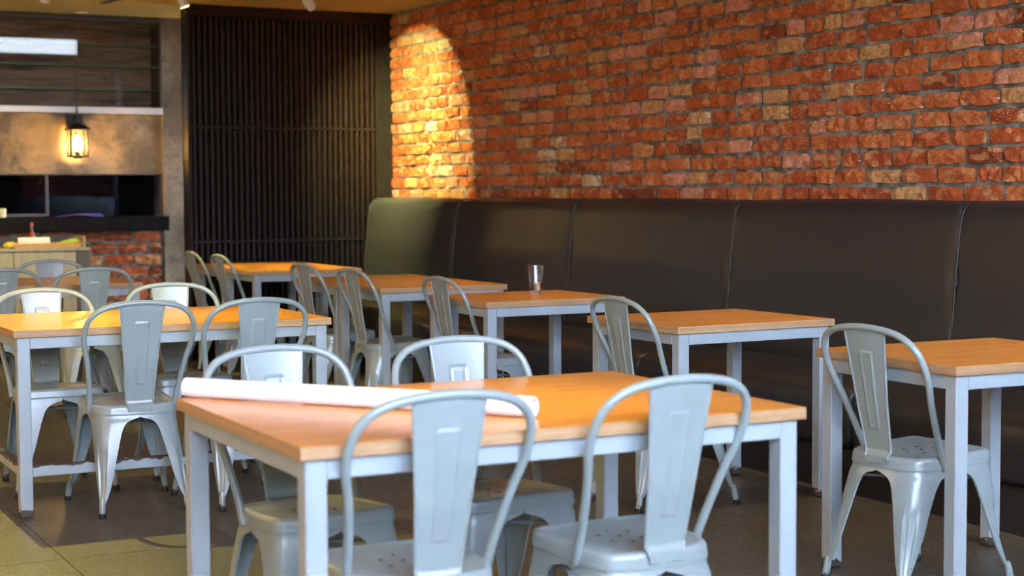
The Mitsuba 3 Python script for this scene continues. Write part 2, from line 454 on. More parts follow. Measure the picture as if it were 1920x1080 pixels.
# ------------------------------------------------------------------ banquette
bq = thing('banquette', 'long high-backed banquette upholstered in dark brown vinyl along the brick wall', 'banquette')
seams = [12.10, 10.50, 8.84, 7.13, 5.44, 3.75, 2.06, .37]
def cushion_profile():
    """x, z of the backrest's front, from the seat up and over the top to the wall"""
    pts = [(5.25, .42), (5.00, .42), (4.992, .47), (5.005, .62), (5.022, .80), (5.038, .98), (5.052, 1.10), (5.062, 1.16), (5.080, 1.203), (5.112, 1.226), (5.16, 1.232), (5.248, 1.232), (5.25, 1.22)]
    return np.array(pts)
def extrude_y(profile, ya, yb, puff=.010, rnd=.045, ny=25):
    """the profile (x, z) run along y with rounded, slightly sunk ends"""
    pr = np.asarray(profile); c = pr.mean(0)
    tt = np.linspace(0, 1, ny); ys = ya + (yb - ya) * (.5 - .5 * np.cos(PI * tt))
    v = []
    for y in ys:
        e = min(y - ya, yb - y)
        k = 0.0 if e > rnd else rnd * 1.0 * (1 - math.sqrt(max(0, 1 - (1 - e / rnd) ** 2)))
        w = puff * (1 - (2 * (y - ya) / (yb - ya) - 1) ** 2)
        q = pr.copy()
        d = c - q; d /= np.linalg.norm(d, axis=1, keepdims=True)
        free = (q[:, 0] < 5.2)[:, None]
        q = q + d * (k - w) * free
        v.append(np.stack([q[:, 0], np.full(len(q), y), q[:, 1]], -1))
    v = np.array(v); n = len(pr)
    f = []
    for i in range(ny - 1):
        for j in range(n):
            a, b = i * n + j, i * n + (j + 1) % n
            f += [(a, a + n, b + n), (a, b + n, b)]
    V = v.reshape(-1, 3); V = np.vstack([V, v[0].mean(0), v[-1].mean(0)]); c0, c1 = ny * n, ny * n + 1
    for j in range(n):
        f += [(c0, j, (j + 1) % n), (c1, (ny - 1) * n + (j + 1) % n, (ny - 1) * n + j)]
    return trimesh.Trimesh(V, np.array(f), process=False)
seat_prof = spline([(5.10, .10 + .30), (5.00, .455), (4.80, .462), (4.60, .458), (4.50, .447), (4.462, .425), (4.448, .38), (4.447, .30), (4.452, .185)], 26)
seat_prof = np.vstack([seat_prof, [(5.10, .185)]])
for a, b in zip(seams[1:], seams[:-1]):
    bk = put('back_panel', bq, P(extrude_y(np.vstack([spline(cushion_profile()[1:-1], 34), [(5.25, 1.22), (5.25, .42)]]), a + .002, b - .002), 'vinyl', smooth=50))
    put('seat_cushion', bq, P(extrude_y(seat_prof, a + .002, b - .002), 'vinyl', smooth=50))
    pr = spline(cushion_profile()[1:-2], 40)
    put('piping', bk, P(tube_mesh(np.stack([pr[:, 0] + .006, np.full(40, b - .003), pr[:, 1] - .003], -1), .0055, 8), 'vinyl_piping', smooth=True))
box('plinth', bq, 'kick_black', 4.462, 5.20, seams[-1], seams[0], 0, .186)

# ------------------------------------------------------------------ tables
def table(name, label, group, x, y, rot, w, d, stretchers=(), leg=.050, top=.030, ap=.046):
    t = thing(name, label, 'table', group)
    M = T().translate([x, y, 0]).rotate([0, 0, 1], math.degrees(rot))
    zt = .750
    # worktop: laminate face over a plywood edge
    box('tabletop', t, 'plywood_edge', 0, w, 0, d, zt - top, zt - .0012, r=.0012, to_world=M)
    k = f'{t}__tabletop'
    box('laminate', k, 'beech_top', .0012, w - .0012, .0012, d - .0012, zt - .0016, zt, r=.0005, to_world=M)
    i = .016
    zb = zt - top
    for sx in (0, 1):
        for sy in (0, 1):
            x0 = i if sx == 0 else w - i - leg; y0 = i if sy == 0 else d - i - leg
            lg = box('leg', t, 'table_frame_paint', x0, x0 + leg, y0, y0 + leg, .006, zb, r=.003, to_world=M)
            box('foot', lg, 'rubber', x0 + .003, x0 + leg - .003, y0 + .003, y0 + leg - .003, 0, .008, to_world=M)
    for y0 in (i, d - i - .03):
        box('apron', t, 'table_frame_paint', i + leg, w - i - leg, y0, y0 + .03, zb - ap, zb, r=.002, to_world=M)
    for x0 in (i, w - i - .03):
        box('apron', t, 'table_frame_paint', x0, x0 + .03, i + leg, d - i - leg, zb - ap, zb, r=.002, to_world=M)
    for s in stretchers:
        if s == 'left': e = (i + .005, i + .045, i + leg, d - i - leg)
        if s == 'right': e = (w - i - .045, w - i - .005, i + leg, d - i - leg)
        if s == 'front': e = (i + leg, w - i - leg, i + .004, i + .044)
        if s == 'rear': e = (i + leg, w - i - leg, d - i - .044, d - i - .004)
        box('stretcher', t, 'worn_stretcher_paint', *e, .165, .208, r=.003, to_world=M)
    return t
R = math.radians
SW, SD, BW, BD = .793, .684, 1.325, .942
bigs = 'large beech dining tables'
table('dining_table', 'large beech-topped table nearest the camera with a white paper roll on it', None, 1.198, 3.251, R(-.34), BW, BD)
table('dining_table', 'large beech-topped table with chipped grey frame and low stretcher at left', None, 1.240, 6.561, R(-.14), BW, BD, ('left', 'front', 'right'))
table('dining_table', 'beech-topped table in front of the sideboard at the back left', None, 1.265, 9.70, R(-.6), BW, BD)
small = 'small beech tables along the banquette'
table('small_table', 'small square beech table cut off by the right edge of the picture', None, 3.488, 3.758, R(-.41), .797, SD)
table('small_table', 'small square beech table second from the right along the banquette', None, 3.565, 5.397, R(1.16), .791, SD)
table('small_table', 'small square beech table with a water glass on it', None, 3.561, 7.061, R(.74), SW, SD)
table('small_table', 'small square beech table pushed up behind another, just beyond the water glass table', None, 3.561, 8.363, R(-.08), SW, SD)
table('small_table', 'small square beech table half hidden, pushed against the next one toward the screen', None, 3.561, 8.363 + SD + .004, R(-.08), SW, SD)
table('small_table', 'small square beech table second nearest the slatted screen', None, 3.596, 10.64, R(-.4), SW, SD)
table('small_table', 'small square beech table in the far corner against the slatted screen', None, 3.60, 10.64 + SD + .004, R(-.4), SW, SD)

# ------------------------------------------------------------------ metal chairs
def gfun(t, k):
    g = lambda q: .5 * (q + np.sqrt(q * q + k * k))
    return (g(t) - g(-1)) / (g(1) - g(-1))
FX, FY, RX, RY = .176, .178, .176, -.168           # seat corners, front and rear
def seat_outline(n=16, inset=0.0):
    """closed outline through the four corners, front corners tighter than the rear ones"""
    t = np.linspace(-1, 1, n, endpoint=False)
    q = []
    for cx, cy, k, order in ((FX, FY, .16, 0), (-FX, FY, .16, 1), (-RX, RY, .44, 0), (RX, RY, .44, 1)):
        ax, ay = abs(cx), abs(cy)
        sgx, sgy = np.sign(cx), np.sign(cy)
        tt = t if order == 0 else t
        # run counter-clockwise: from the side's middle round the corner to the next side's middle
        if (sgx > 0) == (sgy > 0): a, b = gfun(-tt, k), gfun(tt, k)      # first along y, then x
        else: a, b = gfun(-tt, k), gfun(tt, k)
        if (sgx > 0) == (sgy > 0):
            x = ax - ax * b; y = ay - ay * a
        else:
            x = ax - ax * a; y = ay - ay * b
        q.append(np.stack([sgx * x * (1 + .17 * sgy * y), sgy * y], -1))
    return np.vstack(q)
def seat_mesh():
    o = seat_outline(18)
    d = np.roll(o, -1, 0) - np.roll(o, 1, 0); nrm = np.stack([d[:, 1], -d[:, 0]], -1); nrm /= np.linalg.norm(nrm, axis=1, keepdims=True)
    if (nrm * o).sum() < 0: nrm = -nrm
    c = np.array([0, .004])
    rings = [(0.001, .402), (0.0025, .4015), (.0035, .405), (.0030, .410), (.0015, .416), (.0005, .428), (-.0020, .4365), (-.0070, .4415), (-.0135, .4430), (-.019, .4420), (-.024, .4390), (-.030, .4370)]
    V = []
    for off, z in rings:
        p = o + nrm * off; V.append(np.c_[p, np.full(len(p), z)])
    inner = o + nrm * (-.030)
    for s, z in ((.8, .4355), (.55, .4335), (.3, .4325), (.1, .432)):
        p = c + (inner - c) * s; V.append(np.c_[p, np.full(len(p), z)])
    n = len(o); m = len(V); V = np.vstack(V + [[[c[0], c[1], .432]]]); f = []
    for i in range(m - 1):
        for j in range(n):
            a, b = i * n + j, i * n + (j + 1) % n
            f += [(a, b, b + n), (a, b + n, a + n)]
    for j in range(n): f.append(((m - 1) * n + j, (m - 1) * n + (j + 1) % n, m * n))
    V[:, 2] += .045 * V[:, 1]
    return trimesh.Trimesh(V, np.array(f), process=False)
def leg_mesh(sx, sy):
    """pressed steel leg: the skirt quarter at the top narrows past the arch into a ribbed channel and a foot"""
    front = sy > 0
    ctop = np.array([FX - .0015, FY - .0015]) if front else np.array([RX - .0015, -RY - .0015])
    cbot = np.array([.2130, .2340]) if front else np.array([.1790, .2340])
    off0 = .0140 if front else .036
    zs = np.array([.424, .405, .392, .384, .378, .370, .358, .343, .325, .305, .28, .255, .23, .20, .17, .14, .115, .095, .078, .066, .056, .050])
    SZ = [.0, .050, .060, .08, .12, .17, .23, .28, .305, .325, .343, .358, .370, .378, .384, .392]
    SV = [.016, .016, .020, .031, .045, .058, .072, .083, .089, .094, .100, .107, .117, .130, .150, 1.0]
    tt = np.linspace(-1, 1, 33)
    V = []
    for z in zs:
        c = cbot + (ctop - cbot) * np.clip((z - .03) / (.41 - .03), 0, 1.05) ** 0.93
        s = np.interp(z, SZ, SV)
        sxl, syl = min(s, ctop[0]), min(s, ctop[1])
        if z > .386: sxl, syl = ctop
        off = np.interp(z, [0.05, .1, .2, .33, .41], [.0045, .006, .010, .7 * off0 + .004, off0])
        kx = min(1.6, 2.0 * off / sxl * 1.08 + .02)
        a, b = gfun(tt, kx), gfun(-tt, kx)
        x, y = c[0] - sxl * a, c[1] - syl * b
        # ribbed trough in the corner
        depth = np.interp(z, [.05, .068, .09, .16, .24, .265, .285], [0, .002, .009, .015, .010, .003, 0])
        wdt = np.interp(z, [.05, .10, .28], [.55, .50, .40])
        dent = depth * np.clip(1 - (np.abs(tt) / wdt) ** 4, 0, 1)
        x, y = x - dent * .75, y - dent * .75
        # rolled lips along the arch
        if z < .386:
            lip = .0065
            x = np.r_[x[0] - .0 - lip, x, x[-1] - .0015]; y = np.r_[y[0] - .0015, y, y[-1] - lip]
            x[0], y[0] = x[1] - lip, y[1] - .001
            x[-1], y[-1] = x[-2] - .001, y[-2] - lip
        else:
            x = np.r_[x[0], x, x[-1]]; y = np.r_[y[0], y, y[-1]]
        x = x * (1 + .17 * y * sy * np.clip((z - .2) / .2, 0, 1))
        V.append(np.c_[x * sx, y * sy, np.full(len(x), z) + .045 * y * sy * np.clip((z - .25) / .17, 0, 1)])
    nv = len(V[0]); V = np.vstack(V)
    m = trimesh.Trimesh(V, grid_faces(len(zs), nv, flip=(sx * sy > 0)), process=False)
    p0 = np.array([(cbot[0] - .006) * sx, (cbot[1] - .006) * sy, .012]); c5 = cbot + (ctop - cbot) * ((.075 - .03) / .38) ** .93
    p1 = np.array([(c5[0] - .0085) * sx, (c5[1] - .0085) * sy, .078])
    return join(m, tube_mesh(np.array([p0, p0 + (p1 - p0) * .7, p1]), np.array([.0125, .0128, .0095]), 14))
def foot_mesh(sx, sy):
    cx, cy = (.2130, .2340) if sy > 0 else (.1790, .2340)
    m = lathe([(0, 0), (.0125, 0), (.0145, .003), (.0142, .017), (.0125, .019), (0, .019)], 16)
    m.apply_translation(((cx - .0055) * sx, (cy - .0055) * sy, 0))
    return m
def hoop_y(z): return -.055 + (-.238 + .055) * (z - .43) / (.855 - .43)
def hoop_mesh():
    half = [(.1755, .398), (.1765, .440), (.188, .540), (.205, .635), (.2200, .700), (.2190, .745), (.204, .790), (.167, .823), (.100, .843), (0, .8505)]
    pts = [(x, z) for x, z in half] + [(-x, z) for x, z in half[-2::-1]]
    q = spline(pts, 72)
    path = np.stack([q[:, 0], hoop_y(q[:, 1]), q[:, 1]], -1)
    return tube_mesh(path, .0112, 12)
def splat_mesh():
    nz, nx = 110, 61
    zs = np.linspace(.408, .846, nz); V = []
    for z in zs:
        k = (z - .44) / .405
        hw = np.interp(z, [.408, .437, .446, .62, .80, .846], [.049, .050, .0545, .067, .0840, .088])
        yc = np.interp(z, [.408, .432, .440, .452, .60, .846], [-.1735, -.1725, -.166, -.1625, -.192, hoop_y(.846) + .002])
        xs = np.linspace(-1, 1, nx)
        ex = np.clip((np.interp(z, [.5, .80], [.024, .032]) - np.abs(xs * hw)) / .006, 0, 1) * np.clip((z - .515) / .008, 0, 1) * np.clip((.775 - z) / .008, 0, 1)
        ex = ex * ex * (3 - 2 * ex)
        inner = np.clip((np.interp(z, [.5, .80], [.016, .024]) - np.abs(xs * hw)) / .006, 0, 1) * np.clip((z - .523) / .008, 0, 1) * np.clip((.767 - z) / .008, 0, 1)
        curve = -.006 * (1 - xs * xs)
        y = yc + curve * np.clip(k, 0, 1) - .0034 * (ex - .5 * inner)
        V.append(np.c_[xs * hw, y, np.full(nx, z)])
    V = np.array(V)
    top = -.010 * 0
    V2 = V.copy(); V2[..., 1] += .0025
    n = nz * nx
    f = np.vstack([grid_faces(nz, nx, flip=True), grid_faces(nz, nx) + n])
    m = trimesh.Trimesh(np.vstack([V.reshape(-1, 3), V2.reshape(-1, 3)]), f, process=False)
    ms = [m]
    for s in (0, -1):
        e = V[4:, s].copy(); e[:, 1] += .001
        ms.append(tube_mesh(e, .0042, 8))
    return join(*ms)
def brace_mesh():
    a = tube_mesh(np.array([(-.138, -.130, .350), (0, 0, .344), (.156, .158, .356)]), .0058, 8)
    b = tube_mesh(np.array([(.138, -.130, .350), (0, .0, .344), (-.156, .158, .356)]), .0058, 8)
    return join(a, b)
chair_parts = {'seat': P(seat_mesh(), 'pale_blue_grey_paint', smooth=45), 'back_hoop': P(hoop_mesh(), 'pale_blue_grey_paint', smooth=True),
               'splat': P(splat_mesh(), 'pale_blue_grey_paint', smooth=35), 'brace': P(brace_mesh(), 'pale_blue_grey_paint', smooth=True)}
leg_parts = [(P(leg_mesh(sx, sy), 'pale_blue_grey_paint', smooth=50), P(foot_mesh(sx, sy), 'rubber', smooth=40)) for sx in (-1, 1) for sy in (-1, 1)]
hm = []
for hx, hy in ((0, .03), (-.045, .055), (.045, .055), (-.045, -.005), (.045, -.005), (0, -.03), (0, .085)):
    h = lathe([(0, .0007), (.0042, .0007), (.0055, 0)], 10); h.apply_translation((hx, hy, .4332 + .045 * hy)); hm.append(h)
hole_part = P(join(*hm), 'hole_dark')
def chair(label, x, y, deg, group=None):
    """deg: turn from facing +y (away from the camera)"""
    c = thing('metal_chair', label, 'chair', group)
    M = T().translate([x, y, 0]).rotate([0, 0, 1], deg)
    for n, s in chair_parts.items():
        k = put(n, c, s, M)
        if n == 'seat': put('drain_holes', k, hole_part, M, 'small drain holes', kind='stuff')
    for lg, ft in leg_parts:
        k = put('leg', c, lg, M)
        put('rubber_foot', k, ft, M)
    return c
chair('pale blue-grey metal chair at the near side of the front table, overlapping the paper roll', 1.519, 3.42, 0)
chair('pale blue-grey metal chair at the near right side of the front table, seat in view', 2.100, 3.41, 3)
chair('grey metal chair under the far side of the front table, behind the paper roll', 1.556, 4.15, 185)
chair('grey metal chair under the far side of the front table, right of another', 2.108, 4.14, 181)
chair('grey metal chair standing fully in view at the near side of the left table', 1.720, 6.68, 0)
chair('blue-grey metal chair at the near right side of the left table', 2.165, 6.60, 4)
chair('white-backed metal chair at the far side of the left table, leftmost', 1.545, 7.28, 180)
chair('cream-lit metal chair at the far side of the left table, right of the white-backed one', 2.175, 7.42, 180)
chair('grey metal chair at the near right of the back left table', 2.25, 9.69, 0)
chair('olive-grey metal chair cut off by the left edge, at the back left table', 1.76, 9.83, 0)
chair('pale metal chair between the back left table and the sideboard', 2.25, 10.42, 180)
chair('pale metal chair cut off by the left edge in front of the sideboard', 1.60, 10.45, 180)
chair('pale metal chair at the rightmost small table, legs spread toward the camera', 3.640, 4.11, -86)
chair('metal chair at the small table second from the right', 3.68, 5.69, -89)
chair('metal chair at the small table with the water glass', 3.73, 7.48, -88)
chair('metal chair at the small table just beyond the water glass table', 3.69, 8.56, -87)
chair('metal chair left of its neighbour at the half hidden small table', 3.68, 9.30, -87)
chair('metal chair second from the screen at the far corner tables', 3.68, 10.93, -90)
chair('metal chair nearest the slatted screen at the far corner tables', 3.69, 11.63, -90)

# ------------------------------------------------------------------ things on the tables
pr = thing('paper_roll', 'long white paper roll lying diagonally across the nearest table', 'paper roll')
A, B = np.array([1.235, 4.205, .7765]), np.array([1.842, 3.402, .7765])
ax = (B - A) / np.linalg.norm(B - A)
ro, LEN = .0258, np.linalg.norm(B - A)
sp = []
th = np.linspace(0, 2 * PI * 2.4, 90)
rad = ro - .0055 * (1 - th / th[-1])
side = np.cross(ax, [0, 0, 1.0]); side /= np.linalg.norm(side)
ring = rad[:, None] * (np.cos(th + 1.2)[:, None] * side + np.sin(th + 1.2)[:, None] * np.array([0, 0, 1.0]))
sheet = np.vstack([A + ring, B + ring]); n = len(th)
inn = ring * ((rad - .0005) / rad)[:, None]
sheet = np.vstack([sheet, A + inn, B + inn])
fs = []
for j in range(n - 1):
    fs += [(j, j + 1, n + j + 1), (j, n + j + 1, n + j), (2 * n + j, 3 * n + j + 1, 2 * n + j + 1), (2 * n + j, 3 * n + j, 3 * n + j + 1),
           (j, 2 * n + j + 1, j + 1), (j, 2 * n + j, 2 * n + j + 1), (n + j, n + j + 1, 3 * n + j + 1), (n + j, 3 * n + j + 1, 3 * n + j)]
put('sheet', pr, P(trimesh.Trimesh(sheet, np.array(fs), process=False), 'white_paper', smooth=40))
bc = A + ax * LEN * .60
put('band', pr, P(tube_mesh(np.array([bc - ax * .0012, bc + ax * .0012]), ro + .0006, 40), 'rubber_band', smooth=40))

gl = thing('water_glass', 'clear tumbler half full of water on a small table', 'glass')
H = .146
glass = lathe([(0, 0), (.0295, 0), (.0312, .002), (.0440, H - .001), (.0432, H), (.0415, H - .001), (.0288, .014), (.0270, .012), (0, .012)], 48)
M = T().translate([4.103, 7.553, .7502])
put('tumbler', gl, P(glass, 'clear_glass', smooth=30), M)
rw = lambda z: .0288 + (.0415 - .0288) * (z - .014) / (H - .015) - .0004
put('water', gl, P(lathe([(0, .0125), (.0265, .0125), (rw(.015), .0150), (rw(.058), .058), (rw(.0595) - .0004, .0588), (0, .0588)], 48), 'water', smooth=30), M)

# ------------------------------------------------------------------ back left: cabinet, lantern, ledge, sideboard
dc = thing('display_cabinet', 'wide wall cabinet with glass doors and weathered plank back, above the lantern', 'cabinet')
CX0, CX1, CZ0, CZ1 = .9, 3.714, 1.920, 2.684
yb2 = YB + .27
zz = CZ0 + .02
pk = random.Random(3)
while zz < CZ1 - .01:
    h = min(pk.uniform(.075, .14), CZ1 - zz)
    xx = CX0
    while xx < CX1:
        w = min(pk.uniform(.9, 1.5), CX1 - xx)
        box('plank', dc, 'weathered_plank', xx + .001, xx + w - .001, yb2 - pk.uniform(.0, .004), yb2 + .012, zz + .001, zz + h - .001, r=.001)
        xx += w
    zz += h
for z in (2.112, 2.300, 2.470):
    box('glass_shelf', dc, 'shelf_glass_edge', CX0, CX1 - .02, YB + .05, YB + .25, z - .005, z + .005)
box('frame_top', dc, 'dark_frame', CX0, CX1, YB - .01, YB + .03, CZ1 - .035, CZ1, r=.003)
box('frame_side', dc, 'dark_frame', CX1 - .018, CX1, YB - .01, YB + .27, CZ0, CZ1 - .03, r=.003)
box('cabinet_floor', dc, 'dark_frame', CX0, CX1, YB + .0, YB + .28, CZ0 - .005, CZ0 + .016)
pane = box_mesh(-.70, .705, -.001, .001, -.355, .355)
M1 = T().translate([2.335, YB + .045, 2.297]).rotate([0, 0, 1], -2.05).rotate([1, 0, 0], 2.05)
d1 = put('door', dc, P(pane, 'pane_glass'), M1)
d2 = put('door', dc, P(box_mesh(-.335, .335, -.001, .001, -.355, .355), 'pane_glass'), T().translate([3.355, YB + .008, 2.297]))
box('bottom_rail', d1, 'aluminium', 1.635, 3.020, YB - .002, YB + .030, CZ0 - .005, CZ0 + .050, r=.006)
box('bottom_rail', d2, 'aluminium', 3.026, 3.712, YB - .016, YB + .014, CZ0 - .005, CZ0 + .050, r=.006)

ln = thing('wall_lantern', 'small black lantern with a glowing bulb on the concrete wall', 'lantern')
lx, ly = 3.000, YB - .105
box('backplate', ln, 'black_metal', lx - .062 + .008, lx + .062 + .008, YB + .002, YB + .030, 1.795, 1.905, r=.004)
put('arm', ln, P(tube_mesh(spline([(lx, YB + .005, 1.86), (lx, YB - .05, 1.885), (lx, ly, 1.865), (lx, ly, 1.82)], 20), .009, 10), 'black_metal', smooth=True))
roof = trimesh.convex.convex_hull(np.array([(sx * a, sy * a, z) for a, z in ((.083, 1.778), (.083, 1.786), (.042, 1.823), (.018, 1.832)) for sx in (-1, 1) for sy in (-1, 1)]))
roof.apply_translation((lx, ly, 0)); put('roof', ln, P(roof, 'black_metal'))
basep = join(box_mesh(lx - .072, lx + .072, ly - .072, ly + .072, 1.566, 1.576, r=.002), box_mesh(lx - .03, lx + .03, ly - .03, ly + .03, 1.556, 1.568, r=.002))
put('base', ln, P(basep, 'black_metal'))
for sx in (-1, 1):
    for sy in (-1, 1):
        box('bar', ln, 'black_metal', lx + sx * .064 - .0045, lx + sx * .064 + .0045, ly + sy * .064 - .0045, ly + sy * .064 + .0045, 1.574, 1.780)
for sx in (-1, 1):
    box('bar', ln, 'black_metal', lx + sx * .030 - .003, lx + sx * .030 + .003, ly - .0665, ly - .0615, 1.574, 1.780)
    box('bar', ln, 'black_metal', lx - .0665, lx - .0615, ly + sx * .030 - .003, ly + sx * .030 + .003, 1.574, 1.780)
bulb = lathe([(0, .0), (.016, .003), (.030, .018), (.038, .042), (.036, .068), (.026, .092), (.016, .108), (.013, .125), (0, .125)], 24)
LANTERN = 11.0
put('bulb', ln, {**P(bulb, 'lamp_white', smooth=True), 'emitter': {'type': 'area', 'radiance': C(LANTERN * 1.0 * 4, LANTERN * .58 * 4, LANTERN * .17 * 4)}}, T().translate([lx, ly, 1.612]))
put('holder', ln, P(cyl((lx, ly, 1.576), (lx, ly, 1.614), .014, 14), 'black_metal', smooth=40))

lg = thing('wall_ledge', 'thick dark timber ledge under the serving window', 'ledge')
box('board', lg, 'ledge_wood', .8, 3.712, YB - .165, YB + .10, .980, 1.094, r=.004)

sb = thing('sideboard', 'grey oak sideboard against the brick base below the ledge', 'sideboard')
SY0, SY1, SXR, SZ = 12.70, 13.16, 2.985, .865
box('carcass', sb, 'grey_oak_dark', 1.2, SXR, SY0 + .02, SY1, .08, SZ - .022)
box('top', sb, 'grey_oak', 1.18, SXR + .004, SY0 - .005, SY1, SZ - .022, SZ, r=.002)
box('stile', sb, 'grey_oak_dark', SXR - .10, SXR - .002, SY0, SY0 + .02, .08, SZ - .024, r=.002)
box('door', sb, 'grey_oak', 2.418, SXR - .104, SY0 + .0, SY0 + .02, .10, SZ - .032, r=.002)
box('door', sb, 'grey_oak', 1.95, 2.412, SY0 + .0, SY0 + .02, .10, SZ - .032, r=.002)
box('door', sb, 'grey_oak', 1.48, 1.944, SY0 + .0, SY0 + .02, .10, SZ - .032, r=.002)
box('plinth', sb, 'kick_black', 1.22, SXR - .02, SY0 + .05, SY1, 0, .08)
box('upstand', sb, 'grey_oak_dark', 1.2, SXR - .002, SY1 - .03, SY1, SZ, SZ + .085, r=.002)
box('end_upright', sb, 'grey_oak', SXR - .022, SXR + .0, SY0 + .12, SY1, SZ, SZ + .085, r=.002)

ty = thing('serving_tray', 'orange-brown wooden tray with raised curled ends on the sideboard', 'tray')
tz = SZ + .001
prof = [(x, .010 + .055 * max(0, (abs(x) - .22) / .085) ** 2) for x in np.linspace(-.285, .285, 31)]
up = np.array(prof); lo = up.copy(); lo[:, 1] -= .010
V = []
for yy in (-.12, .12):
    V.append(np.c_[up[:, 0], np.full(31, yy), up[:, 1]]); V.append(np.c_[lo[:, 0], np.full(31, yy), lo[:, 1]])
V = np.vstack(V); f = []
for i in range(30):
    for a, b in ((0, 1), (1, 3), (3, 2), (2, 0)):
        p, q = a * 31, b * 31
        f += [(p + i, q + i, q + i + 1), (p + i, q + i + 1, p + i + 1)]
for i in (0, 30): f += [(i, 31 + i, 93 + i), (i, 93 + i, 62 + i)]
trayT = T().translate([2.675, 12.86, tz])
put('board', ty, P(trimesh.Trimesh(V, np.array(f), process=False), 'tray_wood', smooth=40), trayT)
for yy in (-.12, .112):
    put('lip', ty, P(box_mesh(-.25, .25, yy, yy + .008, .009, .034, r=.002), 'tray_wood'), trayT)
pt = thing('paper_towel_roll', 'white paper towel roll lying in the wooden tray', 'paper towel')
put('roll', pt, P(lathe([(.018, -.118), (.033, -.118), (.0345, -.116), (.0345, .116), (.033, .118), (.018, .118), (.018, -.118)], 28), 'paper_towel', smooth=40), T().translate([2.590, 12.83, tz + .010 + .035]).rotate([0, 1, 0], 90))
put('core', pt, P(lathe([(.016, -.119), (.0178, -.119), (.0178, .119), (.016, .119), (.016, -.119)], 20), 'grey_oak', smooth=40), T().translate([2.590, 12.83, tz + .010 + .035]).rotate([0, 1, 0], 90))
sbt = thing('sauce_bottle', 'small red sauce bottle with red cap and green neck band behind the paper towel', 'bottle')
BT = T().translate([2.60, 12.945, tz + .0105])
put('body', sbt, P(lathe([(0, 0), (.024, 0), (.026, .003), (.026, .075), (.022, .090), (.011, .112), (.009, .120), (0, .120)], 24), 'sauce_red', smooth=40), BT)
put('neck_band', sbt, P(lathe([(.0085, .118), (.0105, .118), (.0105, .158), (.0085, .158), (.0085, .118)], 20), 'green_foil', smooth=40), BT)
put('cap', sbt, P(lathe([(0, .156), (.0125, .156), (.0130, .160), (.0130, .178), (.011, .181), (0, .181)], 20), 'red_plastic', smooth=40), BT)
def packet(name, label, m, x, y, z, rx, ry, rz, w, d, h, group=None):
    b = m3.Manifold.cube((w, d, h), True).refine(6)
    q = b.to_mesh(); v = np.array(q.vert_properties[:, :3], float)
    k = (1 - (2 * v[:, 0] / w) ** 4) * (1 - (2 * v[:, 1] / d) ** 4)
    v[:, 2] *= .35 + .9 * k
    o = put(name, None, P(trimesh.Trimesh(v, np.array(q.tri_verts), process=False), m, smooth=50), T().translate([x, y, z]).rotate([0, 0, 1], rz).rotate([0, 1, 0], ry).rotate([1, 0, 0], rx))
    tag(o, label, 'packet', group)
packet('snack_packet', 'lime green packet in the right end of the tray', 'lime_packet', 2.845, 12.815, tz + .040, 8, -14, 8, .15, .10, .022)
packet('snack_packet', 'orange packet behind the lime one in the tray', 'orange_packet', 2.775, 12.905, tz + .026, 0, -6, -10, .11, .09, .018)
packet('snack_packet', 'yellow packet beside the left end of the paper towel', 'yellow_plastic', 2.425, 12.80, tz + .030, 0, 14, 15, .09, .08, .026)
tub = thing('plastic_tub', 'dark grey tub at the left end of the sideboard', 'tub')
put('body', tub, P(lathe([(0, 0), (.085, 0), (.095, .062), (.100, .066), (.095, .068), (.088, .064), (.080, .006), (0, .006)], 32), 'dark_plastic', smooth=30), T().translate([2.245, 12.84, SZ + .001]))
yb_ = thing('yellow_lemon', 'yellow lemon between the tub and the tray', 'lemon')
ls = trimesh.creation.icosphere(3, .022); ls.vertices[:, 0] *= 1.25; ls.vertices[:, 0] += np.sign(ls.vertices[:, 0]) * .004 * np.clip(np.abs(ls.vertices[:, 0]) / .0275, 0, 1) ** 8
put('fruit', yb_, P(ls, 'yellow_plastic', smooth=True), T().translate([2.374, 12.719, SZ + .0225]).rotate([0, 0, 1], 0))
cup = thing('cream_mug', 'cream mug on the ledge at the left edge of the picture', 'mug')
CT = T().translate([2.405, YB - .08, 1.0945])
put('body', cup, P(lathe([(0, 0), (.036, 0), (.040, .003), (.041, .070), (.0395, .072), (.037, .070), (.036, .006), (0, .006)], 28), 'cream_ceramic', smooth=35), CT)
hp = np.array([(.039 + .022 * math.sin(a), 0, .036 - .022 * math.cos(a)) for a in np.linspace(0, PI, 14)])
put('handle', cup, P(tube_mesh(hp, .0045, 8), 'cream_ceramic', smooth=True), T().translate([2.405, YB - .08, 1.0945]).rotate([0, 0, 1], -150))
bk = thing('booklet', 'purple booklet lying open on the ledge under the window', 'booklet')
gx = np.linspace(0, .38, 15); bv = []
for yy in (0, .12):
    for x in gx: bv.append((x, yy, .004 + .020 * math.exp(-((x - .36) / .18) ** 2) * (yy / .12) + .010 * math.sin(x * 9) ** 2))
bv = np.array(bv); lo = bv - [0, 0, .0035]
f1 = grid_faces(2, 15, flip=True)
bb = trimesh.Trimesh(np.vstack([bv, lo]), np.vstack([f1, f1[:, ::-1] + 30]), process=False)
put('pages', bk, P(bb, 'purple_paper', smooth=True), T().translate([2.815, YB - .16, 1.0945]).rotate([0, 0, 1], 4))

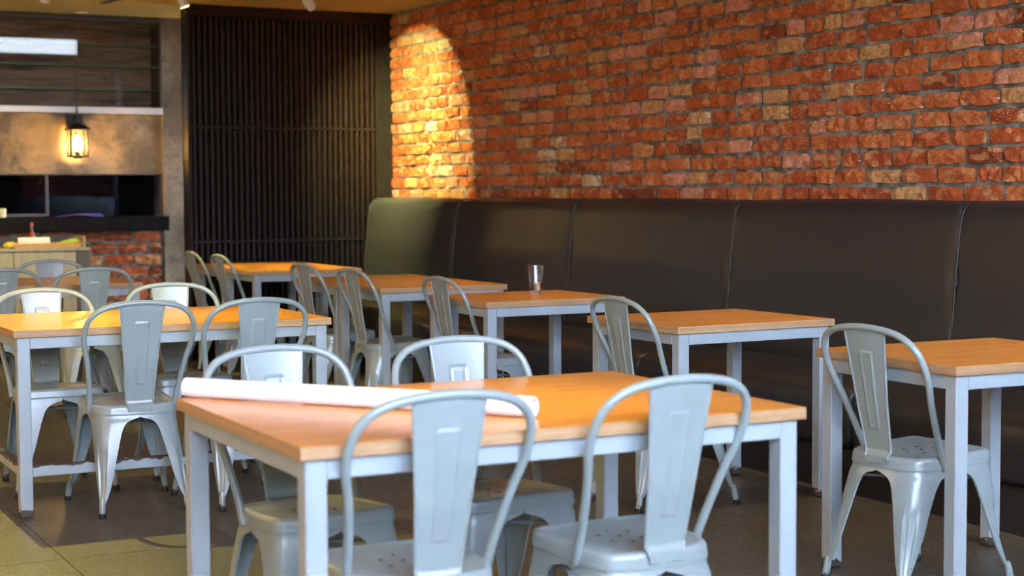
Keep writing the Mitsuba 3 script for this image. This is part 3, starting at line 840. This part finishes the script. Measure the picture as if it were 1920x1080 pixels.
# ------------------------------------------------------------------ ceiling spots
WARM = np.array([1.0, .86, .19])
def spotlight(label, pos, target, power, cut=24, beam=14, col=WARM):
    s = thing('ceiling_spotlight', label, 'spotlight', 'white ceiling spotlights')
    pos, target = np.array(pos, float), np.array(target, float)
    d = (target - pos) / np.linalg.norm(target - pos)
    back = pos - d * .085
    body = tube_mesh(np.array([back, back + d * .006, pos - d * .004, pos]), np.array([.028, .034, .034, .034]), 28, caps=False)
    inner = tube_mesh(np.array([pos, pos - d * .035]), np.array([.031, .024]), 28, caps=False)
    capm = lathe([(0, 0), (.028, 0)], 28)
    h = put('head', s, P(join(body, inner, tube_mesh(np.array([back, back + d * .002]), .028, 28)), 'lamp_white', smooth=40))
    lens = tube_mesh(np.array([pos - d * .034, pos - d * .030]), .024, 24)
    put('lens', h, {**P(lens, 'lamp_white'), 'emitter': {'type': 'area', 'radiance': C(*(col * 14))}})
    j = back + d * .04
    st = put('stem', s, P(cyl((j[0], j[1], j[2]), (j[0], j[1], ZC - .012), .008, 10), 'lamp_white', smooth=True))
    put('canopy', s, P(cyl((j[0], j[1], ZC - .016), (j[0], j[1], ZC - .0005), .04, 24), 'lamp_white', smooth=40))
    key = numbered(f'{s}__beam')
    scene[key] = {'type': 'spot', 'to_world': T().look_at(origin=(pos + d * .012).tolist(), target=target.tolist(), up=[.1, 1, .15]), 'intensity': C(*(col * power)), 'cutoff_angle': cut, 'beam_width': beam}
    return s
spotlight('white cylinder spotlight aimed at the brick wall, in front of the screen', (4.19, 11.02, 2.585), (5.28, 11.62, 1.64), 27, 37, 1, np.array([1.0, .98, .38]))
spotlight('white cylinder spotlight above the left edge of the slatted screen', (3.37, 11.36, 2.585), (3.95, 11.0, .75), 7, 26, 6)
spotlight('white cylinder spotlight at the top edge left of the others, near the wall cabinet', (2.45, 11.6, 2.60), (2.38, 12.4, .75), 1.9, 32, 10)
spotlight('white ceiling spotlight over the tables, outside the picture', (1.29, 7.90, 2.585), (1.1, 5.9, 0), 6.5, 38, 14)
spotlight('white ceiling spotlight over the tables, outside the picture', (2.20, 5.55, 2.585), (2.25, 7.7, .6), 3.4, 24, 8)
spotlight('white ceiling spotlight over the tables, outside the picture', (1.98, 3.62, 2.585), (1.99, 3.63, .75), 1.8, 19, 5)


def globe(x, y, z=2.15, r=.12, power=22.0):
    g = thing('pendant_globe', 'warm glowing globe pendant over the left side of the room, outside the picture', 'pendant lamp', 'globe pendants')
    b = trimesh.creation.icosphere(3, r); M = T().translate([x, y, z])
    put('globe', g, {**P(b, 'lamp_white', smooth=True), 'emitter': {'type': 'area', 'radiance': C(power, power * .66, power * .25)}}, M)
    put('cord', g, P(cyl((x, y, z + r - .004), (x, y, ZC), .004, 8), 'black_metal', smooth=True))
for gy in (2.2, 4.8, 7.4, 10.0): globe(-1.7, gy)

def downlight(x, y, power=.9, cut=38):
    d = thing('recessed_downlight', 'small recessed downlight over the banquette, outside the picture', 'downlight', 'downlights over the banquette')
    put('ring', d, P(lathe([(.034, .003), (.046, .003), (.048, 0), (.046, -.004), (.034, -.002), (.034, .003)], 28), 'lamp_white', smooth=40), T().translate([x, y, ZC - .003]))
    put('lens', d, {**P(lathe([(.033, 0), (0, 0)], 24), 'lamp_white'), 'emitter': {'type': 'area', 'radiance': C(*(WARM * 6))}}, T().translate([x, y, ZC - .001]))
    scene[numbered(f'{d}__beam')] = {'type': 'spot', 'to_world': T().look_at(origin=[x, y, ZC - .02], target=[x, y, 0], up=[0, 1, 0]), 'intensity': C(*(np.array([1.0, .74, .38]) * power)), 'cutoff_angle': cut, 'beam_width': 8}
for dy in (3.6, 5.3, 7.0, 8.7): downlight(4.2, dy)
